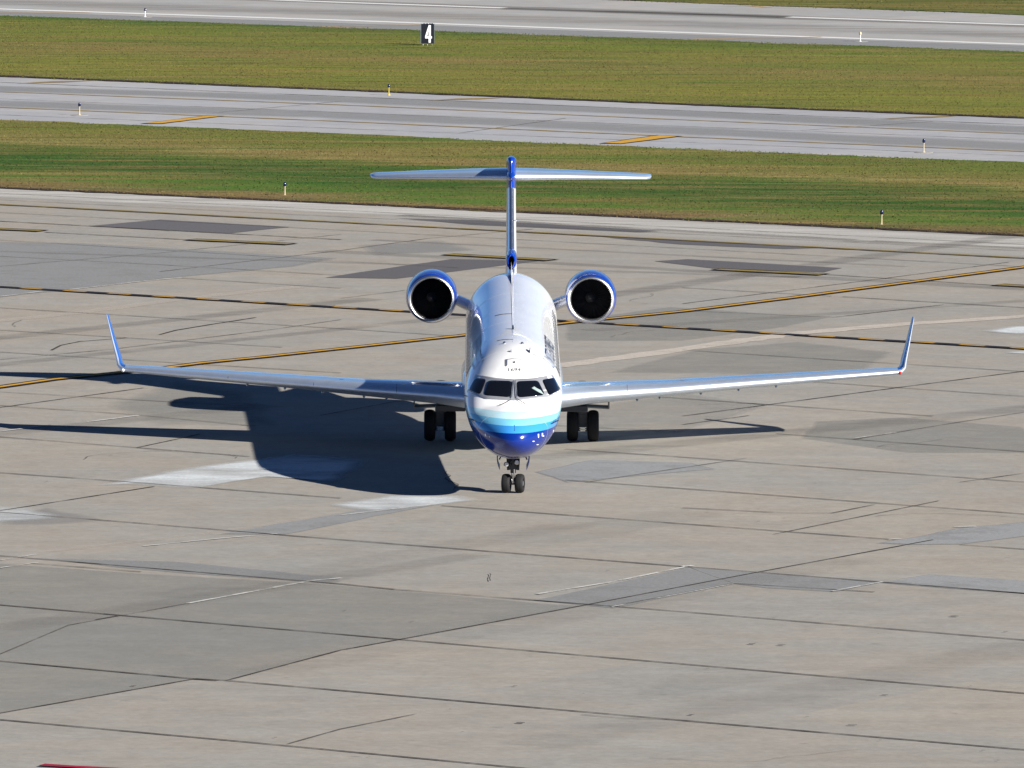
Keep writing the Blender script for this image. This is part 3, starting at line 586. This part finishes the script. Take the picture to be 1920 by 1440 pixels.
# lifting surfaces
def foil(x, t): return 5 * t * (.2969 * math.sqrt(x) - .126 * x - .3516 * x * x + .2843 * x ** 3 - .1036 * x ** 4)
def surf(name, secs, f0, f1, mat, parent, n=14, cap=True, out=0.0):
    """loft of wing sections: (leading edge point, chord vector, normal, thickness ratio); f0..f1 part of the chord"""
    fr = [f0 + (f1 - f0) * (1 - math.cos(math.pi * i / n)) / 2 if f0 == 0 else f0 + (f1 - f0) * i / n for i in range(n + 1)]
    if f0 == 0: fr = [f1 * (i / n) ** 2 for i in range(n + 1)]
    V = []; F = []; loop = [(f, 1) for f in reversed(fr)] + [(f, -1) for f in (fr[1:] if f0 == 0 else fr)]; m_ = len(loop)
    for (le, ch, nr, t) in secs:
        L_ = ch.length
        for f, sg in loop: V.append(le + ch * f + nr * (sg * foil(min(f, 1), t) * L_ * (1 if sg > 0 else .95) + sg * out))
    for j in range(len(secs) - 1):
        for i in range(m_): k = (i + 1) % m_; F.append((j * m_ + i, j * m_ + k, (j + 1) * m_ + k, (j + 1) * m_ + i))
    if cap: F.append(tuple(range(m_))); F.append(tuple((len(secs) - 1) * m_ + i for i in range(m_)))
    o = mesh(name, V, F, mat, parent, smooth=True, recalc=True)
    o.data.set_sharp_from_angle(angle=R(35)); return o
def wing_secs(sx):
    tab = [(1.0, 9.9, 6.6, 1.62, .125, 2.0), (1.35, 10.3, 6.0, 1.64, .125, 2.0), (2.2, 10.9, 5.2, 1.68, .122, 1.8), (4.3, 12.15, 3.75, 1.72, .125, 1.2), (7.0, 13.6, 2.75, 1.82, .13, .6), (9.6, 15.0, 1.95, 1.90, .135, 0), (11.25, 15.9, 1.42, 1.955, .135, -.4)]
    return [(Vector((sx * x, y, z)), Vector((0, c * math.cos(R(i)), -c * math.sin(R(i)))), Vector((0, math.sin(R(i)), math.cos(R(i)))), t) for (x, y, c, z, t, i) in tab]
for sx in (-1, 1):
    W_ = wing_secs(sx)
    wing = surf('wing', W_, .11, 1, M['wing_top'], jet)
    surf('leading_edge', W_[1:], 0, .11, M['alu'], wing, out=.002)
    tip = []
    for (x, y, z, c, ang, t) in ((11.25, 15.9, 1.955, 1.42, 0, .135), (11.38, 16.05, 1.98, 1.30, 25, .13), (11.47, 16.25, 2.07, 1.15, 55, .12), (11.50, 16.5, 2.22, 1.0, 75, .11), (11.60, 17.0, 2.72, .70, 79, .105), (11.72, 17.65, 3.37, .40, 79, .10), (11.725, 17.72, 3.42, .30, 79, .08)):
        if sx > 0: x = x + .06 * max(0, z - 2.2) / 1.2
        else: x = x + .13 * max(0, z - 2.2) / 1.2
        a = R(ang); tip.append((Vector((sx * x, y, z)), Vector((-sx * c * .10 * math.sin(a), c, 0)), Vector((-sx * math.sin(a), 0, math.cos(a))), t))
    wl = surf('winglet', tip, .07, 1, M['winglet'], wing); surf('winglet_edge', tip, 0, .07, M['alu'], wing, out=.001)
    p = W_[-1][0]
    mb = MB(); mb.lathe([(-.06, .004), (-.03, .035), (.0, .05), (.2, .05), (.3, .01)], p + Vector((sx * .06, .02, -.02)), n=12); mb.build('navigation_light', M['redlamp'] if sx > 0 else M['clear'], wing, smooth=True)
    def on_le(x):                                   # leading edge point at a span position
        for a, b in zip(W_[:-1], W_[1:]):
            if abs(a[0].x) <= x <= abs(b[0].x): t = (x - abs(a[0].x)) / (abs(b[0].x) - abs(a[0].x)); return a[0].lerp(b[0], t), (a[1].length * (1 - t) + b[1].length * t)
    for x in (3.6, 4.25, 5.45, 6.55, 7.65):
        q, c = on_le(x); mb = MB(); mb.lathe([(-.2, .01), (-.1, .035), (.2, .045), (.7, .04), (1.2, .01)], q + Vector((0, c * .2, -c * .062 - .015)), n=10); mb.build('track_fairing', M['wing_top'], wing, smooth=True)
    for x in (3.3, 5.7, 8.2):                       # slat gaps
        q, c = on_le(x); mb = MB()
        for k in range(8):
            f0, f1 = .11 * (k / 8) ** 2, .11 * ((k + 1) / 8) ** 2
            mb.tube(q + Vector((0, c * f0, foil(f0, .115) * c + .003)), q + Vector((0, c * f1, foil(f1, .115) * c + .003)), .006, n=6)
        mb.build('slat_seam', M['dark'], wing)
    for x in (4.9, 6.3, 7.4, 8.4, 9.3, 10.2):       # upper surface fasteners and vents
        q, c = on_le(x); mb = MB(); mb.box(q + Vector((0, c * .2, foil(.2, .11) * c + .006)), (.12, .16, .012)); mb.build('access_panel', M['gear'], wing)
# belly fairing
V = []; F = []; n = 40; ss = [(8.2, .3, .9, 1.45), (8.8, .95, 1.25, 1.38), (10, 1.40, 1.45, 1.30), (12, 1.46, 1.55, 1.27), (15, 1.46, 1.55, 1.30), (17, 1.35, 1.50, 1.36), (18.4, .9, 1.2, 1.5), (19.2, .3, .8, 1.65)]
for (y, w, h, zb) in ss:
    for i in range(n): a = 2 * math.pi * i / n; V.append((w * math.sin(a), y, zb + h / 2 + h / 2 * math.cos(a)))
for j in range(len(ss) - 1):
    for i in range(n): F.append((j * n + i, j * n + (i + 1) % n, (j + 1) * n + (i + 1) % n, (j + 1) * n + i))
mesh('belly_fairing', V, F, M['wing_top'], jet, smooth=True, recalc=True)

# T tail
def fsec(y, c, z, t): return (Vector((0, y, z)), Vector((0, c, 0)), Vector((1, 0, 0)), t)
FS = [fsec(21.9, 5.6, 4.1, .062), fsec(22.5, 5.1, 4.6, .066), fsec(23.6, 4.2, 5.4, .074), fsec(24.8, 3.5, 6.3, .083), fsec(25.3, 3.3, 6.75, .09)]
fin = surf('tail_fin', FS, .05, 1, M['white'], jet); surf('leading_edge', FS, 0, .05, M['alu_dull'], fin, out=.002)
surf('fin_tip', [fsec(25.15, 3.5, 6.5, .085), fsec(25.3, 3.6, 6.9, .088), fsec(25.36, 3.2, 7.27, .10), fsec(25.4, 2.5, 7.43, .125), fsec(25.42, 2.0, 7.50, .145), fsec(25.45, 1.5, 7.545, .16), fsec(25.5, 1.0, 7.57, .16), fsec(25.6, .6, 7.58, .10)], 0, 1, M['blue'], fin)
mb = MB(); mb.lathe([(-.9, .01), (-.8, .07), (-.5, .125), (0, .15), (1.5, .15), (3, .11), (4, .01)], (0, 25.6, 7.02), n=24); mb.build('tail_bullet', M['blue'], fin, smooth=True)
V = [(0, 16.8, 4.30), (.05, 21.9, 4.32), (-.05, 21.9, 4.32), (0, 22.2, 4.82), (.06, 24, 4.2), (-.06, 24, 4.2), (0, 20.4, 4.50)]
mesh('dorsal_fin', V, [(0, 1, 6), (0, 6, 2), (1, 3, 6), (2, 6, 3), (1, 4, 3), (2, 3, 5)], M['white'], fin)
mb = MB(); mb.lathe([(0, .085), (-.03, .105), (.0, .13), (.5, .165), (1.4, .17), (3.0, .05)], (0, 21.6, 4.70), n=28); mb.v = [(x, y, 4.66 + (z - 4.66) * 1.8) for x, y, z in mb.v]; o = mb.build('ram_air_scoop', M['blue'], fin, smooth=True)
mb = MB(); mb.lathe([(.0, .075), (-.005, .06), (-.006, .005)], (0, 21.59, 4.55), n=28); mb.build('scoop_opening', M['void'], o, smooth=True)
mb = MB(); mb.tube((.02, 24.0, 5.78), (.23, 23.8, 5.80), .014, .012); mb.build('fin_probe', M['alu_dull'], fin)
for sx in (-1, 1):
    T = [(Vector((sx * x, y, z + .07)), Vector((0, c, c * .04)), Vector((sx * .02, 0, 1)).normalized(), t) for (x, y, z, c, t) in ((.08, 25.75, 6.90, 2.65, .125), (1.5, 26.45, 6.86, 2.2, .125), (3.0, 27.2, 6.80, 1.75, .12), (4.1, 27.75, 6.75, 1.38, .12), (4.23, 27.95, 6.75, 1.15, .10), (4.28, 28.3, 6.76, .75, .05))]
    tp = surf('tailplane', T, .09, 1, M['wing_top'], jet); surf('leading_edge', T, 0, .09, M['alu'], tp, out=.002)

# engines
for sx in (-1, 1):
    c = Vector((sx * 2.36, 20.3, 3.70))
    mb = MB(); prof = [(.068, .689), (.11, .705), (.2, .728), (.5, .758), (1.0, .77), (1.7, .765), (2.4, .71), (3.1, .58), (3.5, .50), (3.45, .46), (2.5, .5)]
    mb.lathe(prof, c, n=64); nac = mb.build('engine_nacelle', M['blue'], jet, smooth=True)
    mb = MB(); mb.lathe([(.072, .692), (.03, .674), (.006, .656), (.0, .640), (.006, .624), (.035, .606), (.08, .594), (.14, .588)], c, n=64); mb.build('intake_lip', M['lip'], nac, smooth=True)
    mb = MB(); mb.lathe([(.14, .588), (.35, .583), (.9, .60), (.92, .10)], c, n=64); mb.build('intake_duct', M['void'], nac, smooth=True)
    mb = MB()
    for k in range(28):
        a = 2 * math.pi * k / 28; q = Matrix.Rotation(a, 3, 'Y')
        mb.add([c + q @ Vector(p) for p in ((-.02, .72, .15), (.03, .80, .15), (.09, .82, .59), (-.05, .72, .59))], [(0, 1, 2, 3)])
    mb.build('fan', M['fan'], nac)
    mb = MB(); mb.lathe([(.42, .004), (.47, .04), (.6, .10), (.78, .17)], c, n=24); mb.build('spinner', M['gear'], nac, smooth=True)
    py = []
    for (x, z, y0, ch, t) in ((1.0, 3.30, 20.9, 2.6, .14), (1.3, 3.42, 20.9, 2.5, .13), (1.66, 3.60, 20.75, 2.6, .11)):
        py.append((Vector((sx * x, y0, z)), Vector((0, ch, 0)), Vector((-sx * .35, 0, .94)), t))
    surf('engine_pylon', py, 0, 1, M['white'], jet)

# landing gear
def wheel(c, r, w, yaw, parent, hubm):
    q = Matrix.Rotation(yaw, 3, 'Z'); mb = MB(); prof = []
    for i in range(13):
        a = math.pi * i / 12; prof.append((-w / 2 * math.cos(a) * (1 - .08 * math.sin(a)), r * .72 + (r * .28) * (math.sin(a) ** .55)))
    mb.lathe([(-w / 2 * .8, r * .5)] + prof + [(w / 2 * .8, r * .5)], (0, 0, 0), axis='X', n=40)
    for gx in (-.16, .16):
        mb.lathe([(gx * w - .004, r * .998), (gx * w, r * .985), (gx * w + .004, r * .998)], (0, 0, 0), axis='X', n=40)
    mb.v = [tuple(q @ Vector(v) + Vector(c)) for v in mb.v]; t = mb.build('wheel', M['tyre'], parent, smooth=True)
    mb = MB(); mb.lathe([(-w * .40, .01), (-w * .40, r * .25), (-w * .3, r * .5), (w * .3, r * .5), (w * .40, r * .25), (w * .40, .01)], (0, 0, 0), axis='X', n=24)
    mb.v = [tuple(q @ Vector(v) + Vector(c)) for v in mb.v]; mb.build('hub', hubm, t, smooth=True)
ng = MB(); ng.tube((0, 0, .55), (0, -.05, 1.35), .075); ng.tube((.13, .05, .62), (.16, .1, 1.3), .04); ng.tube((-.13, .05, .62), (-.16, .1, 1.3), .04); ng.box((0, .02, .70), (.34, .2, .12)); ng.tube((0, 0, .8), (0, 1.0, 1.25), .045); ng.tube((-.15, 0, .27), (.15, 0, .27), .05)
ng.tube((-.17, -.06, .95), (.17, -.06, .95), .035); ng.box((-.1, .06, 1.0), (.10, .08, .4)); ng.box((.1, .06, 1.0), (.10, .08, .4)); ng.tube((-.12, -.09, .66), (-.05, -.1, .9), .02); ng.tube((.12, -.09, .66), (.05, -.1, .9), .02)
ngo = ng.build('nose_gear', M['gear'], jet, smooth=True, bevel=.004)
mb = MB(); mb.tube((0, -.01, .27), (0, -.02, .62), .048); mb.tube((.03, -.07, .42), (.03, -.09, .66), .018); mb.build('oleo_strut', M['chrome'], ngo, smooth=True)
for sx in (-1, 1):
    wheel((sx * .182, 0, .262), .262, .235, R(-9), ngo, M['hub'])
    mb = MB(); mb.lathe([(-.09, .055), (-.08, .07), (.0, .06), (.06, .02)], (sx * (.19 if sx < 0 else .1), -.12, .80 if sx < 0 else .86), n=16); o = mb.build('taxi_light', M['alu_dull'], ngo, smooth=True)
    mb = MB(); mb.lathe([(-.085, .001), (-.088, .05)], (sx * (.19 if sx < 0 else .1), -.12, .80 if sx < 0 else .86), n=16); mb.build('lens', M['clear'], o)
    V = []; F = []
    for j, y in enumerate((-.55, -.3, .1, .45)):
        for i in range(6):
            t = i / 5; z = 1.24 - .60 * t * (1 if j in (1, 2) else .85); x = .36 + .07 * math.sin(math.pi * (t * .9)) - .02 * t * t
            V += [(sx * x, y, z), (sx * (x + .05 * (1 - t)), y, z)]
    for j in range(3):
        for i in range(5):
            a = (j * 6 + i) * 2; b = a + 12
            F += [(a, a + 2, b + 2, b), (a + 1, b + 1, b + 3, a + 3)]
            if i == 4: F.append((a + 2, a + 3, b + 3, b + 2))
            if j == 0: F.append((a, a + 1, a + 3, a + 2))
            if j == 2: F.append((b, b + 2, b + 3, b + 1))
    dr = mesh('nose_gear_door', V, F, M['door'], ngo, recalc=True)
    mb = MB(); mb.tube((sx * .24, -.1, 1.20), (sx * .38, -.1, .92), .018); mb.build('door_link', M['gear'], dr)
for sx in (-1, 1):
    X = sx * 2.07; Y = 15.0; mg = MB()
    mg.tube((X, Y, .95), (X - sx * .02, Y - .05, 1.75), .115); mg.tube((X - .3, Y, .46), (X + .3, Y, .46), .07); mg.box((X, Y, .62), (.24, .3, .34)); mg.tube((X + sx * .06, Y, 1.35), (X + sx * .36, Y - .1, 1.62), .03); mg.tube((X - sx * .06, Y, 1.1), (X - sx * .75, Y + .1, 1.55), .055)
    mg.box((X, Y - .15, 1.05), (.22, .12, .5)); mg.tube((X - .12, Y - .12, .5), (X - .12, Y - .12, 1.2), .025); mg.tube((X + .12, Y - .12, .5), (X + .12, Y - .12, 1.2), .025)
    for k in (-1, 1): mg.lathe([(-.06, .17), (.06, .17)], (X + k * .13, Y, .46), axis='X', n=20)
    mgo = mg.build('main_gear', M['gear'], jet, smooth=True, bevel=.004)
    mb = MB(); mb.tube((X, Y, .6), (X, Y, 1.0), .075); mb.build('oleo_strut', M['chrome'], mgo, smooth=True)
    for z_ in (.42, .36): mb = MB(); mb.tube((X - .1, Y - .24, z_), (X + .1, Y - .24, z_), .02); mb.build('hydraulic_pipe', M['chrome'], mgo, smooth=True)
    for k in (-1, 1): wheel((X + k * .30, Y, .455), .455, .33, 0, mgo, M['hub'])
    mb = MB(); mb.box((X + sx * .38, Y - .1, 1.02), (.74, .9, .035), Matrix.Rotation(sx * R(3), 3, 'Y')); mb.box((X + sx * .75, Y - .1, 1.09), (.035, .9, .20)); mb.tube((X + sx * .05, Y, 1.15), (X + sx * .72, Y, 1.18), .02); mb.build('main_gear_door', M['pad'], mgo)
    mb = MB(); mb.box((sx * 1.75, 12.3, 1.22), (.85, .8, .17)); mb.build('gear_well', M['gear'], mgo, bevel=.02)

# ------------------------------------------------------------------ field furniture
M['sign_black'] = simple('sign_black', (.010, .011, .016, 1), rough=.35)
M['sign_white'] = simple('sign_white', (.85, .85, .85, 1), rough=.5)
M['post_cream'] = simple('cream_post', (.52, .44, .28, 1), rough=.6)
M['post_yellow'] = simple('yellow_post', (.55, .43, .08, 1), rough=.6)
M['lens_blue'] = simple('blue_lens', (.006, .012, .05, 1), rough=.15)
def light_post(px, py, h, label, mat, lensmat, pad):
    r = bpy.data.objects.new('edge_light', None); COL.objects.link(r); g = G(px, py); r.location = g; tag(r, label, 'edge light', 'edge lights along the taxiways and runway')
    mb = MB(); mb.lathe([(0, .09), (.03, .075), (.04, .028), (h * .62, .025), (h * .66, .04), (h * .70, .04)], (0, 0, 0), axis='Z', n=14); mb.build('post', mat, r, smooth=True)
    mb = MB(); mb.lathe([(h * .70, .05), (h * .74, .068), (h * .9, .064), (h * .97, .045), (h, .004)], (0, 0, 0), axis='Z', n=14); mb.build('lamp_lens', lensmat, r, smooth=True)
    if pad: mb = MB(); mb.lathe([(-.03, .42), (.012, .42), (.018, .40), (.018, .01)], (0, 0, 0), axis='Z', n=20); mb.build('concrete_pad', M['sign_white'] if pad == 2 else M['pad'], r)
for px, py, h, lb, m1, m2, pd in (
    (149, 216, .60, 'cream edge light post on the left of the taxiway, near its left painted yellow bar', M['post_cream'], M['lens_blue'], 1),
    (1732, 286, .62, 'cream edge light post with dark blue lens on the near taxiway shoulder at right', M['post_cream'], M['lens_blue'], 1),
    (729, 178.5, .55, 'yellow edge light post at the far taxiway edge below the number sign', M['post_yellow'], M['lens_blue'], 0),
    (534, 367, .56, 'cream edge light post in the dark green grass left of the tail', M['post_cream'], M['lens_blue'], 0),
    (1653, 422, .60, 'cream edge light post in the near grass at right, by the apron edge', M['post_cream'], M['lens_blue'], 0),
    (1613, 78, .55, 'pale white edge light post on the runway shoulder at far right', M['sign_white'], M['post_cream'], 1),
    (272, 32, .52, 'pale white edge light post on the runway shoulder at far left', M['sign_white'], M['lens_blue'], 1)):
    light_post(px, py, h, lb, m1, m2, pd)
sg = bpy.data.objects.new('distance_sign', None); COL.objects.link(sg); g = G(801.5, 85.5); sg.location = g; sg.rotation_euler = (0, 0, R(2)); tag(sg, 'black sign board with a white number 4 standing in the grass beside the runway', 'sign')
mb = MB(); mb.box((0, 0, .66), (.70, .22, 1.06)); mb.build('board', M['sign_black'], sg, bevel=.012)
for x in (-.366, .366): mb = MB(); mb.box((x, 0, .67), (.028, .25, 1.09)); mb.build('frame', M['alu_dull'], sg)
for x in (-.24, 0, .24): mb = MB(); mb.tube((x, 0, -.02), (x, 0, .13), .022); mb.build('leg', M['sign_white'], sg)
for x in (-.18, -.02, .14, .26): mb = MB(); mb.box((x, 0, 1.21), (.10, .1, .04)); mb.build('lamp_cap', M['lens_blue'], sg, bevel=.01)
fx = [(.02, .17), (.13, .17), (.13, .43), (.20, .43), (.20, .53), (.13, .53), (.13, 1.13), (.03, 1.13), (-.14, .55), (-.14, .43), (.02, .43)]
hole = [(.02, .53), (.02, .86), (-.06, .53)]
# the figure 4: outline pieces around its triangular opening
V = []; F = []
def plate(pts):
    n0 = len(V); V.extend([(x + .04, -.116, z) for x, z in pts]); F.append(tuple(range(n0, n0 + len(pts))))
plate([(.02, .17), (.14, .17), (.14, 1.13), (.02, 1.13)]); plate([(-.17, .40), (.02, .40), (.02, .52), (-.17, .52)]); plate([(.14, .40), (.20, .40), (.20, .52), (.14, .52)]); plate([(-.17, .52), (-.06, .52), (.02, .86), (.02, 1.13)])
mesh('number', V, F, M['sign_white'], sg)
